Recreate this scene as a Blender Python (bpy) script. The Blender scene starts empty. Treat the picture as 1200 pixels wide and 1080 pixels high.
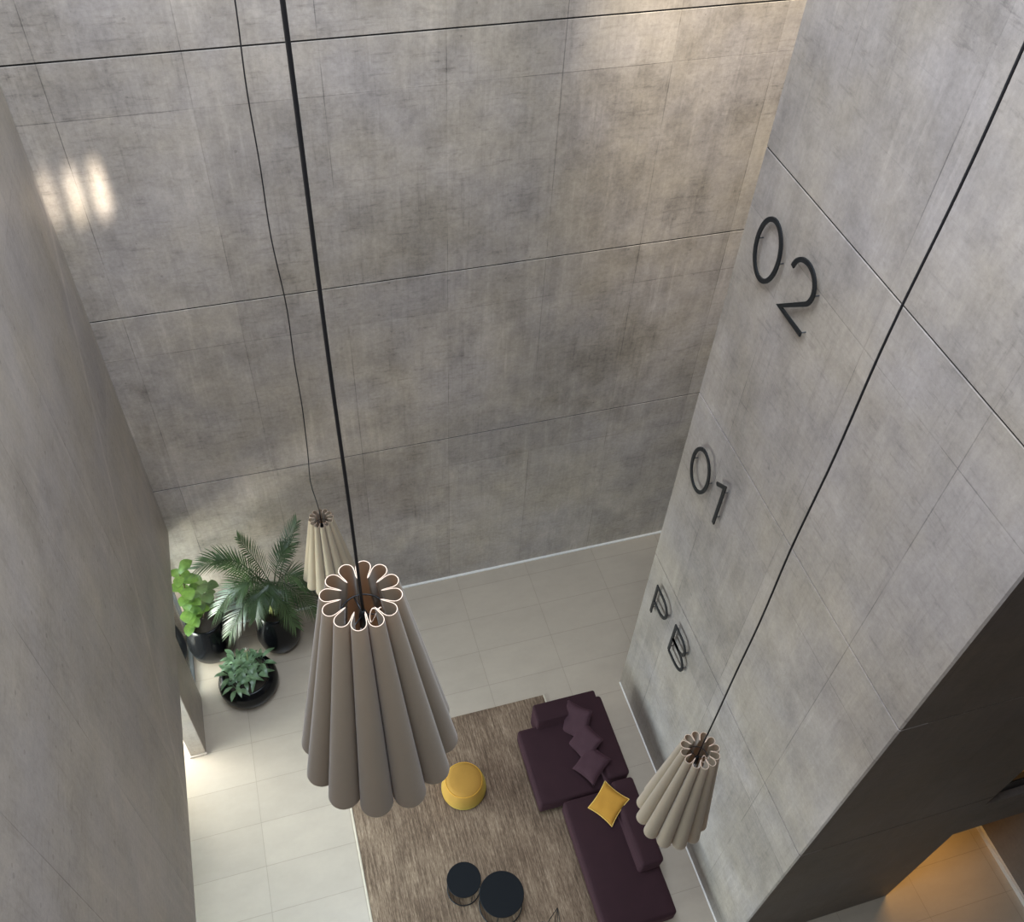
import bpy, bmesh, math, random
from mathutils import Vector, Matrix
random.seed(7)
PI = math.pi
S = bpy.context.scene
COL = S.collection

# ------------------------------------------------------------------ camera
cam_d = bpy.data.cameras.new('camera'); cam = bpy.data.objects.new('camera', cam_d); COL.objects.link(cam)
S.camera = cam
cam_d.sensor_fit = 'HORIZONTAL'; cam_d.sensor_width = 36.0; cam_d.lens = 1110.714 / 1200 * 36.0
cam_d.clip_start = 0.05; cam_d.clip_end = 200
rr = Vector((0.9583834938, -0.2816332474, 0.0467310689))      # camera right
dd = Vector((-0.1826185537, -0.7306096178, -0.6579210060))    # camera down
ff = Vector((0.2194345977, 0.6220066722, -0.7516356544))      # camera forward
cam.matrix_world = Matrix(((rr.x, -dd.x, -ff.x, 0), (rr.y, -dd.y, -ff.y, 0), (rr.z, -dd.z, -ff.z, 13.3), (0, 0, 0, 1)))

# ------------------------------------------------------------------ world, lights, exposure
S.view_settings.view_transform = 'Standard'; S.view_settings.look = 'None'
S.view_settings.exposure = -0.12; S.view_settings.gamma = 1.0; S.view_settings.use_curve_mapping = False
w = bpy.data.worlds.new('world'); S.world = w; w.use_nodes = True
bg = w.node_tree.nodes['Background']; bg.inputs[0].default_value = (0.62, 0.72, 0.9, 1); bg.inputs[1].default_value = 0.9

def area(name, loc, target, sx, sy, power, color, spread=180):
    l = bpy.data.lights.new(name, 'AREA'); l.shape = 'RECTANGLE'; l.size = sx; l.size_y = sy
    l.energy = power; l.color = color; l.spread = math.radians(spread)
    o = bpy.data.objects.new(name, l); COL.objects.link(o); o.location = loc
    o.rotation_euler = (Vector(target) - Vector(loc)).to_track_quat('-Z', 'Y').to_euler()
    return o
def spot(name, loc, target, power, color, angle, blend, size):
    l = bpy.data.lights.new(name, 'SPOT'); l.energy = power; l.color = color
    l.spot_size = math.radians(angle); l.spot_blend = blend; l.shadow_soft_size = size
    o = bpy.data.objects.new(name, l); COL.objects.link(o); o.location = loc
    o.rotation_euler = (Vector(target) - Vector(loc)).to_track_quat('-Z', 'Y').to_euler()
    return o
# daylight through the roof opening, and through the glazed front at the left
area('skylight_daylight', (0.35, 3.6, 15.9), (0.35, 3.6, 0), 4.0, 7.4, 1750, (0.74, 0.85, 1.0))
area('street_daylight', (-3.3, 4.3, 1.5), (0.0, 4.4, 0.2), 8.8, 1.9, 500, (0.76, 0.88, 1.0), 130)
area('pavement_bounce', (-4.0, 7.5, 0.6), (-1.2, 8.78, 2.2), 2.6, 1.0, 560, (1.0, 0.94, 0.84))
# sunlight glancing through the roof onto the back wall
spot('roof_sun', (4.05, 6.4, 15.5), (5.0, 8.78, 9.6), 7500, (1.0, 0.93, 0.80), 31, 1.0, 0.3)
for k_ in range(3):      # sun bounced off the skylight bars
    area('sun_glint', (0.6, 4.6, 15.5), (-1.80 + 0.23 * k_, 8.78, 7.88 + 0.02 * k_), 0.05, 0.26, (0.4, 0.6, 0.75)[k_], (1.0, 0.95, 0.84), 1.6)
# warm lamps inside the lift lobbies
area('lobby_lamp', (7.2, 2.95, 2.2), (7.2, 2.8, 0), 1.0, 0.3, 11, (1.0, 0.54, 0.14), 80)
area('upper_lobby_lamp', (7.6, 3.6, 5.2), (7.6, 3.3, 3.2), 0.9, 0.4, 40, (1.0, 0.52, 0.16))

# ------------------------------------------------------------------ materials
def lin(c):
    return tuple((v / 12.92 if v <= 0.04045 else ((v + 0.055) / 1.055) ** 2.4) for v in (x / 255 for x in c)) + (1,)
def base_mat(name):
    m = bpy.data.materials.new(name); m.use_nodes = True
    return m, m.node_tree, m.node_tree.nodes['Principled BSDF']
def N(nt, t, **kw):
    n = nt.nodes.new(t)
    for k, v in kw.items():
        if k.startswith('i_'):
            key = k[2:]; key = int(key) if key.isdigit() else key.replace('_', ' ')
            n.inputs[key].default_value = v
        else: setattr(n, k, v)
    return n
def mathn(nt, op, a, b=None, c=None):
    n = nt.nodes.new('ShaderNodeMath'); n.operation = op
    for i, v in enumerate((a, b, c)):
        if v is None: continue
        if hasattr(v, 'links') or hasattr(v, 'is_linked'): nt.links.new(v, n.inputs[i])
        else: n.inputs[i].default_value = v
    return n.outputs[0]
def mapped(nt, src, loc=(0, 0, 0), scale=(1, 1, 1)):
    m = nt.nodes.new('ShaderNodeMapping'); m.inputs['Location'].default_value = loc; m.inputs['Scale'].default_value = scale
    nt.links.new(src, m.inputs['Vector']); return m.outputs[0]
def noise(nt, vec, scale, detail=6, rough=0.6):
    n = N(nt, 'ShaderNodeTexNoise', i_Scale=scale, i_Detail=detail, i_Roughness=rough)
    nt.links.new(vec, n.inputs['Vector']); return n.outputs['Fac']
def ramp(nt, fac, stops):
    r = nt.nodes.new('ShaderNodeValToRGB'); nt.links.new(fac, r.inputs[0])
    e = r.color_ramp.elements
    while len(e) < len(stops): e.new(0.5)
    for i, (p, c) in enumerate(stops): e[i].position = p; e[i].color = c if len(c) == 4 else tuple(c) + (1,)
    return r.outputs[0]
def g(v): return (v, v, v, 1)

def plain(name, rgb, rough=0.6, metal=0.0, var=0.12, scale=14, bump=0.0, spec=0.5, coat=0.0):
    m, nt, b = base_mat(name)
    tc = N(nt, 'ShaderNodeTexCoord')
    f = noise(nt, tc.outputs['Object'], scale, 5, 0.6)
    mx = N(nt, 'ShaderNodeMix', data_type='RGBA'); nt.links.new(f, mx.inputs[0])
    c = lin(rgb)
    mx.inputs[6].default_value = tuple(v * (1 - var) for v in c[:3]) + (1,)
    mx.inputs[7].default_value = tuple(min(1, v * (1 + var)) for v in c[:3]) + (1,)
    nt.links.new(mx.outputs[2], b.inputs['Base Color'])
    b.inputs['Roughness'].default_value = rough; b.inputs['Metallic'].default_value = metal
    b.inputs['Specular IOR Level'].default_value = spec; b.inputs['Coat Weight'].default_value = coat
    if bump:
        bn = N(nt, 'ShaderNodeBump', i_Strength=bump, i_Distance=0.01)
        f2 = noise(nt, tc.outputs['Object'], scale * 6, 4, 0.6)
        nt.links.new(f2, bn.inputs['Height']); nt.links.new(bn.outputs[0], b.inputs['Normal'])
    return m

def concrete(name, rgb, axis, off=0.0, panel=1.22, contrast=1.0, seed=0.0, rough=0.5, light_streak=None):
    m, nt, b = base_mat(name)
    tc = N(nt, 'ShaderNodeTexCoord'); P = tc.outputs['Object']
    P2 = mapped(nt, P, (seed, seed * 1.7, seed * 0.6))
    sx = N(nt, 'ShaderNodeSeparateXYZ'); nt.links.new(P, sx.inputs[0])
    cb = N(nt, 'ShaderNodeCombineXYZ')
    nt.links.new(sx.outputs['XYZ'.index(axis)], cb.inputs[0]); nt.links.new(sx.outputs[2], cb.inputs[1])
    # formwork boards
    br = N(nt, 'ShaderNodeTexBrick', offset=0.0, squash=1.0, i_Scale=1.0, i_Mortar_Size=0.005, i_Mortar_Smooth=0.3, i_Bias=0.0)
    br.inputs['Brick Width'].default_value = panel; br.inputs['Row Height'].default_value = 2.9
    br.inputs['Color1'].default_value = g(0.0); br.inputs['Color2'].default_value = g(1.0); br.inputs['Mortar'].default_value = g(0.5)
    nt.links.new(mapped(nt, cb.outputs[0], (-off + panel * 20, 0.05 + 0.0 + 2.9 * 4 - 2.9 * 3, 0)), br.inputs['Vector'])
    br2 = N(nt, 'ShaderNodeTexBrick', offset=0.5, squash=1.0, i_Scale=1.0, i_Mortar_Size=0.004, i_Mortar_Smooth=0.6, i_Bias=0.0)
    br2.inputs['Brick Width'].default_value = panel * 2; br2.inputs['Row Height'].default_value = 0.61
    br2.inputs['Color1'].default_value = g(0.0); br2.inputs['Color2'].default_value = g(1.0); br2.inputs['Mortar'].default_value = g(0.5)
    nt.links.new(mapped(nt, cb.outputs[0], (-off + panel * 20, 5.9, 0)), br2.inputs['Vector'])
    big = noise(nt, mapped(nt, P2, scale=(1, 1, 0.8)), 0.55, 4, 0.55)
    mid = noise(nt, P2, 2.4, 9, 0.68)
    streak = noise(nt, mapped(nt, P2, scale=(9, 9, 0.55)), 1.0, 6, 0.65)
    hstr = noise(nt, mapped(nt, P2, scale=(0.6, 0.6, 9)), 1.0, 6, 0.7)
    fine = noise(nt, P2, 22, 6, 0.7)
    def ctr(f, k): return mathn(nt, 'MULTIPLY', mathn(nt, 'SUBTRACT', f, 0.5), k * contrast)
    def rmp(f, a_, b_): return ramp(nt, f, [(a_, g(0)), (b_, g(1))])
    mask = rmp(noise(nt, mapped(nt, P2, (9, 4, 2)), 0.8, 3, 0.5), 0.42, 0.62)
    smudge = rmp(noise(nt, mapped(nt, P2, (2, 7, 1), (1, 1, 0.75)), 1.5, 12, 0.72), 0.50, 0.68)
    pale = rmp(noise(nt, mapped(nt, P2, (4, 1, 6), (1, 1, 0.7)), 1.1, 12, 0.74), 0.50, 0.70)
    drip = rmp(noise(nt, mapped(nt, P2, (1, 2, 0), (11, 11, 0.7)), 1.0, 8, 0.7), 0.52, 0.72)
    drip2 = rmp(noise(nt, mapped(nt, P2, (6, 2, 4), (24, 24, 1.3)), 1.0, 6, 0.7), 0.54, 0.70)
    scuff = rmp(noise(nt, mapped(nt, P2, (3, 8, 5), (3.5, 3.5, 24)), 1.0, 8, 0.75), 0.54, 0.66)
    speck = rmp(noise(nt, P2, 34, 4, 0.7), 0.60, 0.74)
    def mul(a_, k): return mathn(nt, 'MULTIPLY', a_, k * contrast)
    v = mathn(nt, 'ADD', 1.0, ctr(big, 0.55))
    v = mathn(nt, 'ADD', v, ctr(mid, 0.75))
    v = mathn(nt, 'ADD', v, ctr(streak, 0.30))
    v = mathn(nt, 'ADD', v, ctr(fine, 0.55))
    v = mathn(nt, 'SUBTRACT', v, mul(smudge, 0.17))
    v = mathn(nt, 'ADD', v, mul(pale, 0.17))
    v = mathn(nt, 'ADD', v, mul(mathn(nt, 'MULTIPLY', drip, mask), 0.24))
    v = mathn(nt, 'SUBTRACT', v, mul(mathn(nt, 'MULTIPLY', drip2, mathn(nt, 'SUBTRACT', 1.2, mask)), 0.13))
    v = mathn(nt, 'SUBTRACT', v, mul(mathn(nt, 'MULTIPLY', scuff, mathn(nt, 'SUBTRACT', 1.0, mask)), 0.22))
    v = mathn(nt, 'SUBTRACT', v, mul(speck, 0.16))
    v = mathn(nt, 'ADD', v, ctr(br.outputs['Color'], 0.17))
    v = mathn(nt, 'ADD', v, ctr(br2.outputs['Color'], 0.05))
    vs_ = N(nt, 'ShaderNodeTexVoronoi', i_Scale=2.2, i_Randomness=1.0); nt.links.new(mapped(nt, P2, (3, 1, 2)), vs_.inputs['Vector'])
    sp_ = N(nt, 'ShaderNodeSeparateColor'); nt.links.new(vs_.outputs['Color'], sp_.inputs[0])
    dot = mathn(nt, 'SUBTRACT', mathn(nt, 'MULTIPLY', mathn(nt, 'POWER', sp_.outputs[1], 3.0), 0.09), vs_.outputs['Distance'])
    v = mathn(nt, 'SUBTRACT', v, mul(mathn(nt, 'MINIMUM', 1.0, mathn(nt, 'MAXIMUM', 0.0, mathn(nt, 'MULTIPLY', dot, 22.0))), 0.24))
    # joints fade in and out
    vis = ramp(nt, noise(nt, P2, 1.3, 2, 0.5), [(0.42, g(0)), (0.6, g(1))])
    jl = mathn(nt, 'MULTIPLY', br.outputs['Fac'], mathn(nt, 'ADD', mathn(nt, 'MULTIPLY', vis, 0.26), 0.08))
    v = mathn(nt, 'SUBTRACT', v, mathn(nt, 'MULTIPLY', jl, contrast))
    jl2 = mathn(nt, 'MULTIPLY', mathn(nt, 'MULTIPLY', br2.outputs['Fac'], vis), 0.09)
    v = mathn(nt, 'SUBTRACT', v, jl2)
    # air holes
    vo = N(nt, 'ShaderNodeTexVoronoi', i_Scale=7.0, i_Randomness=1.0); nt.links.new(P2, vo.inputs['Vector'])
    sepc = N(nt, 'ShaderNodeSeparateColor'); nt.links.new(vo.outputs['Color'], sepc.inputs[0])
    rad = mathn(nt, 'MULTIPLY', mathn(nt, 'POWER', sepc.outputs[0], 6.0), 0.13)
    hole = mathn(nt, 'LESS_THAN', vo.outputs['Distance'], rad)
    v = mathn(nt, 'SUBTRACT', v, mathn(nt, 'MULTIPLY', hole, 0.22))
    if light_streak:  # pale diagonal streak of sunlight, painted into the wall colour
        y0_, z0_, y1_, z1_ = light_streak; ln = math.hypot(y1_ - y0_, z1_ - z0_); ny_, nz_ = -(z1_ - z0_) / ln, (y1_ - y0_) / ln
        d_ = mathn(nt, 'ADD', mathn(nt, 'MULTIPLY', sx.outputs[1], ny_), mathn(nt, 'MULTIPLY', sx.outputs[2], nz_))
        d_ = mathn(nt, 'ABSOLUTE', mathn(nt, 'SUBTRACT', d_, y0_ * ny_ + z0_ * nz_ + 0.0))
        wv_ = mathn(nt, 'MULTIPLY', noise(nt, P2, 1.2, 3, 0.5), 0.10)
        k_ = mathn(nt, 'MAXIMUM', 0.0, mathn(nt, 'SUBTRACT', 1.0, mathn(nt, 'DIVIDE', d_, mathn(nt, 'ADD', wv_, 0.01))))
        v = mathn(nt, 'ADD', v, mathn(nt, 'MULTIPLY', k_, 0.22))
    v = mathn(nt, 'MAXIMUM', v, 0.3)
    hue = rmp(noise(nt, mapped(nt, P2, (5, 3, 8)), 0.8, 5, 0.6), 0.36, 0.64)
    c = lin(rgb)
    mx = N(nt, 'ShaderNodeMix', data_type='RGBA'); nt.links.new(hue, mx.inputs[0])
    mx.inputs[6].default_value = (c[0] * 1.05, c[1] * 1.0, c[2] * 0.93, 1)
    mx.inputs[7].default_value = (c[0] * 1.01, c[1] * 0.99, c[2] * 1.03, 1)
    sc = N(nt, 'ShaderNodeVectorMath', operation='SCALE'); nt.links.new(mx.outputs[2], sc.inputs[0]); nt.links.new(v, sc.inputs['Scale'])
    nt.links.new(sc.outputs[0], b.inputs['Base Color'])
    rg = mathn(nt, 'ADD', rough, ctr(mid, 0.35)); nt.links.new(rg, b.inputs['Roughness'])
    b.inputs['Specular IOR Level'].default_value = 0.45
    bn = N(nt, 'ShaderNodeBump', i_Strength=0.35, i_Distance=0.012)
    hsum = mathn(nt, 'ADD', mathn(nt, 'MULTIPLY', mid, 0.7), mathn(nt, 'MULTIPLY', fine, 0.4))
    hsum = mathn(nt, 'SUBTRACT', hsum, mathn(nt, 'MULTIPLY', hole, 0.6))
    hsum = mathn(nt, 'SUBTRACT', hsum, mathn(nt, 'MULTIPLY', br.outputs['Fac'], 0.4))
    nt.links.new(hsum, bn.inputs['Height']); nt.links.new(bn.outputs[0], b.inputs['Normal'])
    return m

def tiles(name):
    m, nt, b = base_mat(name)
    tc = N(nt, 'ShaderNodeTexCoord'); P = tc.outputs['Object']
    br = N(nt, 'ShaderNodeTexBrick', offset=0.0, squash=1.0, i_Scale=1.0, i_Mortar_Size=0.004, i_Mortar_Smooth=0.1, i_Bias=0.0)
    br.inputs['Brick Width'].default_value = 1.2; br.inputs['Row Height'].default_value = 0.603
    br.inputs['Color1'].default_value = g(0.0); br.inputs['Color2'].default_value = g(1.0); br.inputs['Mortar'].default_value = g(0.5)
    nt.links.new(mapped(nt, P, (1.36 + 24, -6.68 + 0.603 * 40, 0)), br.inputs['Vector'])
    n1 = noise(nt, mapped(nt, P, scale=(1, 2.2, 1)), 1.8, 7, 0.65); n2 = noise(nt, P, 14, 5, 0.6)
    v = mathn(nt, 'ADD', 1.0, mathn(nt, 'MULTIPLY', mathn(nt, 'SUBTRACT', n1, 0.5), 0.24))
    v = mathn(nt, 'ADD', v, mathn(nt, 'MULTIPLY', mathn(nt, 'SUBTRACT', n2, 0.5), 0.07))
    v = mathn(nt, 'ADD', v, mathn(nt, 'MULTIPLY', mathn(nt, 'SUBTRACT', br.outputs['Color'], 0.5), 0.06))
    v = mathn(nt, 'SUBTRACT', v, mathn(nt, 'MULTIPLY', br.outputs['Fac'], 0.26))
    col = N(nt, 'ShaderNodeVectorMath', operation='SCALE'); col.inputs[0].default_value = lin((165, 152, 135))[:3]
    nt.links.new(v, col.inputs['Scale']); nt.links.new(col.outputs[0], b.inputs['Base Color'])
    b.inputs['Roughness'].default_value = 0.3; b.inputs['Specular IOR Level'].default_value = 0.5
    bn = N(nt, 'ShaderNodeBump', i_Strength=0.3, i_Distance=0.003, invert=True)
    nt.links.new(br.outputs['Fac'], bn.inputs['Height']); nt.links.new(bn.outputs[0], b.inputs['Normal'])
    return m

def jute(name):
    m, nt, b = base_mat(name)
    tc = N(nt, 'ShaderNodeTexCoord'); P = tc.outputs['Object']
    a = noise(nt, mapped(nt, P, scale=(38, 2.2, 1)), 1.0, 6, 0.75)
    c = noise(nt, mapped(nt, P, scale=(90, 14, 1)), 1.0, 4, 0.7)
    d = noise(nt, P, 1.6, 4, 0.6)
    f = mathn(nt, 'ADD', mathn(nt, 'MULTIPLY', a, 0.62), mathn(nt, 'MULTIPLY', c, 0.38))
    f = mathn(nt, 'ADD', f, mathn(nt, 'MULTIPLY', mathn(nt, 'SUBTRACT', d, 0.5), 0.25))
    colr = ramp(nt, f, [(0.32, lin((58, 45, 35))), (0.46, lin((102, 84, 68))), (0.56, lin((132, 112, 92))), (0.72, lin((184, 164, 140)))])
    nt.links.new(colr, b.inputs['Base Color']); b.inputs['Roughness'].default_value = 0.9; b.inputs['Specular IOR Level'].default_value = 0.2
    bn = N(nt, 'ShaderNodeBump', i_Strength=0.6, i_Distance=0.01)
    nt.links.new(f, bn.inputs['Height']); nt.links.new(bn.outputs[0], b.inputs['Normal'])
    return m

def fabric(name, rgb, sheen=0.4, var=0.15, weave=160):
    m = plain(name, rgb, 0.9, 0, var, 5, 0.0, 0.2)
    nt = m.node_tree; b = nt.nodes['Principled BSDF']
    b.inputs['Sheen Weight'].default_value = sheen; b.inputs['Sheen Roughness'].default_value = 0.5; b.inputs['Sheen Tint'].default_value = tuple(min(1, v * 5.0) for v in lin(rgb)[:3]) + (1,)
    tc = N(nt, 'ShaderNodeTexCoord')
    f = noise(nt, tc.outputs['Object'], weave, 3, 0.6); f2 = noise(nt, tc.outputs['Object'], 9, 3, 0.6)
    bn = N(nt, 'ShaderNodeBump', i_Strength=0.35, i_Distance=0.004)
    nt.links.new(mathn(nt, 'ADD', f, mathn(nt, 'MULTIPLY', f2, 1.6)), bn.inputs['Height']); nt.links.new(bn.outputs[0], b.inputs['Normal'])
    return m

def shade_mat(name, rgb, trans=0.3):
    m = fabric(name, rgb, 0.25, 0.06, 220)
    nt = m.node_tree; b = nt.nodes['Principled BSDF']; out = nt.nodes['Material Output']
    tr = N(nt, 'ShaderNodeBsdfTranslucent'); tr.inputs[0].default_value = lin((204, 170, 140))
    mx = N(nt, 'ShaderNodeMixShader', i_0=trans)
    nt.links.new(b.outputs[0], mx.inputs[1]); nt.links.new(tr.outputs[0], mx.inputs[2]); nt.links.new(mx.outputs[0], out.inputs[0])
    return m

def leafmat(name, c1, c2, scale=3.0, rough=0.4):
    m, nt, b = base_mat(name)
    tc = N(nt, 'ShaderNodeTexCoord')
    f = noise(nt, tc.outputs['Object'], scale, 4, 0.6)
    nt.links.new(ramp(nt, f, [(0.3, lin(c1)), (0.7, lin(c2))]), b.inputs['Base Color'])
    b.inputs['Roughness'].default_value = rough
    out = nt.nodes['Material Output']
    tr = N(nt, 'ShaderNodeBsdfTranslucent'); tr.inputs[0].default_value = lin(c2)
    mx = N(nt, 'ShaderNodeMixShader', i_0=0.25)
    nt.links.new(b.outputs[0], mx.inputs[1]); nt.links.new(tr.outputs[0], mx.inputs[2]); nt.links.new(mx.outputs[0], out.inputs[0])
    return m

M = {}
M['back'] = concrete('concrete_back', (162, 153, 142), 'X', -1.53, 1.22, 1.18, 0.0)
M['right'] = concrete('concrete_right', (153, 145, 136), 'Y', 5.5, 1.22, 1.0, 11.0)
M['left'] = concrete('concrete_left', (160, 152, 142), 'Y', 5.0, 1.22, 0.8, 23.0, 0.5, (8.47, 7.45, 4.84, 2.72))  # last argument places the painted streak of light
M['end'] = concrete('concrete_end_shaded', (104, 95, 86), 'X', 4.3, 1.22, 0.8, 31.0)  # same concrete, darkened: shade of the end face put into the colour
M['joint'] = plain('joint_backing', (16, 15, 14), 0.9)  # near-black backing behind the gaps between wall bands
M['tiles'] = tiles('porcelain_tiles')
M['jute'] = jute('woven_jute')
M['outside'] = plain('outdoor_paving', (200, 198, 192), 0.8)
M['trim'] = plain('pale_metal_trim', (226, 222, 214), 0.4, 0.2)
M['purple'] = fabric('aubergine_fabric', (47, 28, 32), 0.4)
M['purple_cushion'] = fabric('aubergine_cushion_fabric', (54, 34, 39), 0.4)
M['yellow'] = fabric('mustard_fabric', (206, 152, 58), 0.3)
M['ochre'] = fabric('ochre_fabric', (152, 108, 40), 0.3)
M['piping'] = fabric('mustard_piping', (226, 186, 104), 0.3)
M['pouf'] = fabric('pouf_fabric', (162, 120, 54), 0.3)
M['shade'] = shade_mat('greige_felt', (170, 154, 130), 0.36)
M['shade_pale'] = shade_mat('cream_felt', (214, 198, 168), 0.36)
M['rim'] = plain('cream_edge', (206, 180, 158), 0.8)
M['black'] = plain('black_metal', (20, 21, 23), 0.45, 0.3, 0.1, 10)
M['letter'] = plain('blackened_steel', (38, 40, 42), 0.4, 0.5, 0.15, 20)
M['tabletop'] = plain('black_table_lacquer', (8, 12, 16), 0.7, 0.0, 0.1, 6, 0, 0.2)
M['cord'] = plain('black_cable', (22, 20, 22), 0.6)
M['white'] = plain('white_plastic', (225, 218, 210), 0.5)
M['pot'] = plain('gloss_black_ceramic', (11, 12, 14), 0.2, 0.0, 0.1, 6, 0, 0.25, 0.0)
M['soil'] = plain('dark_soil', (48, 38, 30), 0.95, 0, 0.5, 40, 0.6)
M['palm'] = leafmat('palm_leaf', (38, 54, 32), (76, 96, 60), 5)
M['palm_stem'] = plain('palm_stem', (128, 132, 78), 0.6)
M['fig_light'] = leafmat('lime_fig_leaf', (52, 78, 30), (112, 142, 66), 9)
M['fig_dark'] = leafmat('dark_fig_leaf', (58, 78, 46), (120, 140, 92), 6)
M['fig_stem'] = plain('brown_stem', (92, 72, 50), 0.8)
M['lily'] = leafmat('lily_leaf', (48, 76, 46), (126, 150, 112), 9, 0.35)
M['flower'] = plain('white_petal', (240, 240, 228), 0.6)
M['ceiling'] = plain('ceiling_plaster', (150, 146, 140), 0.8)
M['frame'] = plain('window_frame_metal', (90, 92, 94), 0.4, 0.6)
gm, gnt, gb = base_mat('clear_glass')
_tr = N(gnt, 'ShaderNodeBsdfTransparent'); _tr.inputs[0].default_value = (0.93, 0.97, 0.96, 1)
_gl = N(gnt, 'ShaderNodeBsdfGlossy', i_Roughness=0.02)
_lw = N(gnt, 'ShaderNodeFresnel', i_IOR=1.45); _mx = N(gnt, 'ShaderNodeMixShader')
gnt.links.new(_lw.outputs[0], _mx.inputs[0]); gnt.links.new(_tr.outputs[0], _mx.inputs[1]); gnt.links.new(_gl.outputs[0], _mx.inputs[2])
gnt.links.new(_mx.outputs[0], gnt.nodes['Material Output'].inputs[0]); M['glass'] = gm

# ------------------------------------------------------------------ helpers
def mesh_obj(name, bm, mat, parent=None, smooth=False, loc=None):
    me = bpy.data.meshes.new(name); bm.normal_update(); bm.to_mesh(me); bm.free()
    if isinstance(mat, (list, tuple)):
        for x in mat: me.materials.append(x)
    else: me.materials.append(mat)
    o = bpy.data.objects.new(name, me); COL.objects.link(o)
    if parent: o.parent = parent
    if loc: o.location = loc
    if smooth:
        for p in me.polygons: p.use_smooth = True
    return o
def thing(name, label, cat, loc=(0, 0, 0), rz=0.0, group=None):
    o = bpy.data.objects.new(name, None); COL.objects.link(o); o.empty_display_size = 0.2
    o.location = loc; o.rotation_euler = (0, 0, rz); o['label'] = label; o['category'] = cat
    if group: o['group'] = group
    return o
def structure(o): o['kind'] = 'structure'; return o
def box(bm, lo, hi, bevel=0.0, seg=2, mat=0):
    r = bmesh.ops.create_cube(bm, size=1.0)
    vs = r['verts']
    for v in vs:
        v.co = Vector(((lo[0] + hi[0]) / 2 + v.co.x * (hi[0] - lo[0]), (lo[1] + hi[1]) / 2 + v.co.y * (hi[1] - lo[1]), (lo[2] + hi[2]) / 2 + v.co.z * (hi[2] - lo[2])))
    fs = list({f for v in vs for f in v.link_faces})
    for f in fs: f.material_index = mat
    if bevel:
        es = list({e for v in vs for e in v.link_edges})
        bmesh.ops.bevel(bm, geom=es, offset=bevel, segments=seg, profile=0.6, affect='EDGES')
    return vs
def prism(bm, pts, z0, z1, mat=0, c=0.0):
    if c:
        cx_ = sum(p[0] for p in pts) / len(pts); cy_ = sum(p[1] for p in pts) / len(pts)
        ins = [(x + c * (1 if x < cx_ else -1), y + c * (1 if y < cy_ else -1)) for x, y in pts]
        L = [(ins, z0), (pts, z0 + c), (pts, z1 - c), (ins, z1)]; rg = [[bm.verts.new((x, y, z)) for x, y in q] for q, z in L]
        n = len(pts); bm.faces.new(rg[0][::-1]); bm.faces.new(rg[-1])
        for a, b in zip(rg, rg[1:]):
            for i in range(n): bm.faces.new((a[i], a[(i + 1) % n], b[(i + 1) % n], b[i]))
        return
    a = [bm.verts.new((x, y, z0)) for x, y in pts]; b = [bm.verts.new((x, y, z1)) for x, y in pts]
    n = len(pts); fs = [bm.faces.new(a[::-1]), bm.faces.new(b)]
    for i in range(n): fs.append(bm.faces.new((a[i], a[(i + 1) % n], b[(i + 1) % n], b[i])))
    for f in fs: f.material_index = mat
def lathe(bm, prof, seg=48, cap_bottom=True, cap_top=False):
    rings = []
    for r, z in prof: rings.append([bm.verts.new((r * math.cos(2 * PI * i / seg), r * math.sin(2 * PI * i / seg), z)) for i in range(seg)])
    for a, b in zip(rings, rings[1:]):
        for i in range(seg): bm.faces.new((a[i], a[(i + 1) % seg], b[(i + 1) % seg], b[i]))
    if cap_bottom: bm.faces.new(rings[0][::-1])
    if cap_top: bm.faces.new(rings[-1])
def tube(bm, pts, rad, seg=8, closed=False):
    pts = [Vector(p) for p in pts]; n = len(pts)
    rads = rad if isinstance(rad, (list, tuple)) else [rad] * n
    rings = []; prev = None
    for i, p in enumerate(pts):
        if closed: t = pts[(i + 1) % n] - pts[i - 1]
        else: t = pts[min(i + 1, n - 1)] - pts[max(i - 1, 0)]
        t.normalize()
        if prev is None:
            u = t.cross(Vector((0, 0, 1)))
            if u.length < 1e-3: u = t.cross(Vector((1, 0, 0)))
        else: u = prev - t * prev.dot(t)
        u.normalize(); prev = u; v = t.cross(u)
        rings.append([bm.verts.new(p + (u * math.cos(2 * PI * k / seg) + v * math.sin(2 * PI * k / seg)) * rads[i]) for k in range(seg)])
    m = n if closed else n - 1
    for i in range(m):
        a, b = rings[i], rings[(i + 1) % n]
        for k in range(seg): bm.faces.new((a[k], a[(k + 1) % seg], b[(k + 1) % seg], b[k]))
    if not closed: bm.faces.new(rings[0][::-1]); bm.faces.new(rings[-1])
def circle(r, z, n=48, c=(0, 0)): return [(c[0] + r * math.cos(2 * PI * i / n), c[1] + r * math.sin(2 * PI * i / n), z) for i in range(n)]

# ------------------------------------------------------------------ the room
TOP = 16.0
SEAMS = [3.44, 6.34, 9.2, 12.08]
def bands(z0, z1, gap=0.02):
    out = []; a = z0
    for s in SEAMS:
        if z0 + 0.05 < s < z1 - 0.05: out.append((a, s - gap / 2)); a = s + gap / 2
    out.append((a, z1)); return out

# floor
bm = bmesh.new(); box(bm, (-2.85, -3.0, -0.2), (8.4, 8.78, 0.0)); structure(mesh_obj('floor', bm, M['tiles']))
# paving outside the glazed front
bm = bmesh.new(); box(bm, (-14, -8, -0.25), (-2.85, 14, -0.03)); structure(mesh_obj('outdoor_pavement', bm, M['outside']))
# back wall
bm = bmesh.new()
for a, b in bands(-0.2, TOP): prism(bm, [(-2.4, 8.78), (8.65, 8.78), (8.65, 9.0), (-2.4, 9.0)], a, b, 0, 0.0012)
box(bm, (-2.38, 8.792, -0.2), (8.63, 9.1, TOP), mat=1)
structure(mesh_obj('wall_back', bm, [M['back'], M['joint']]))
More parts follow.
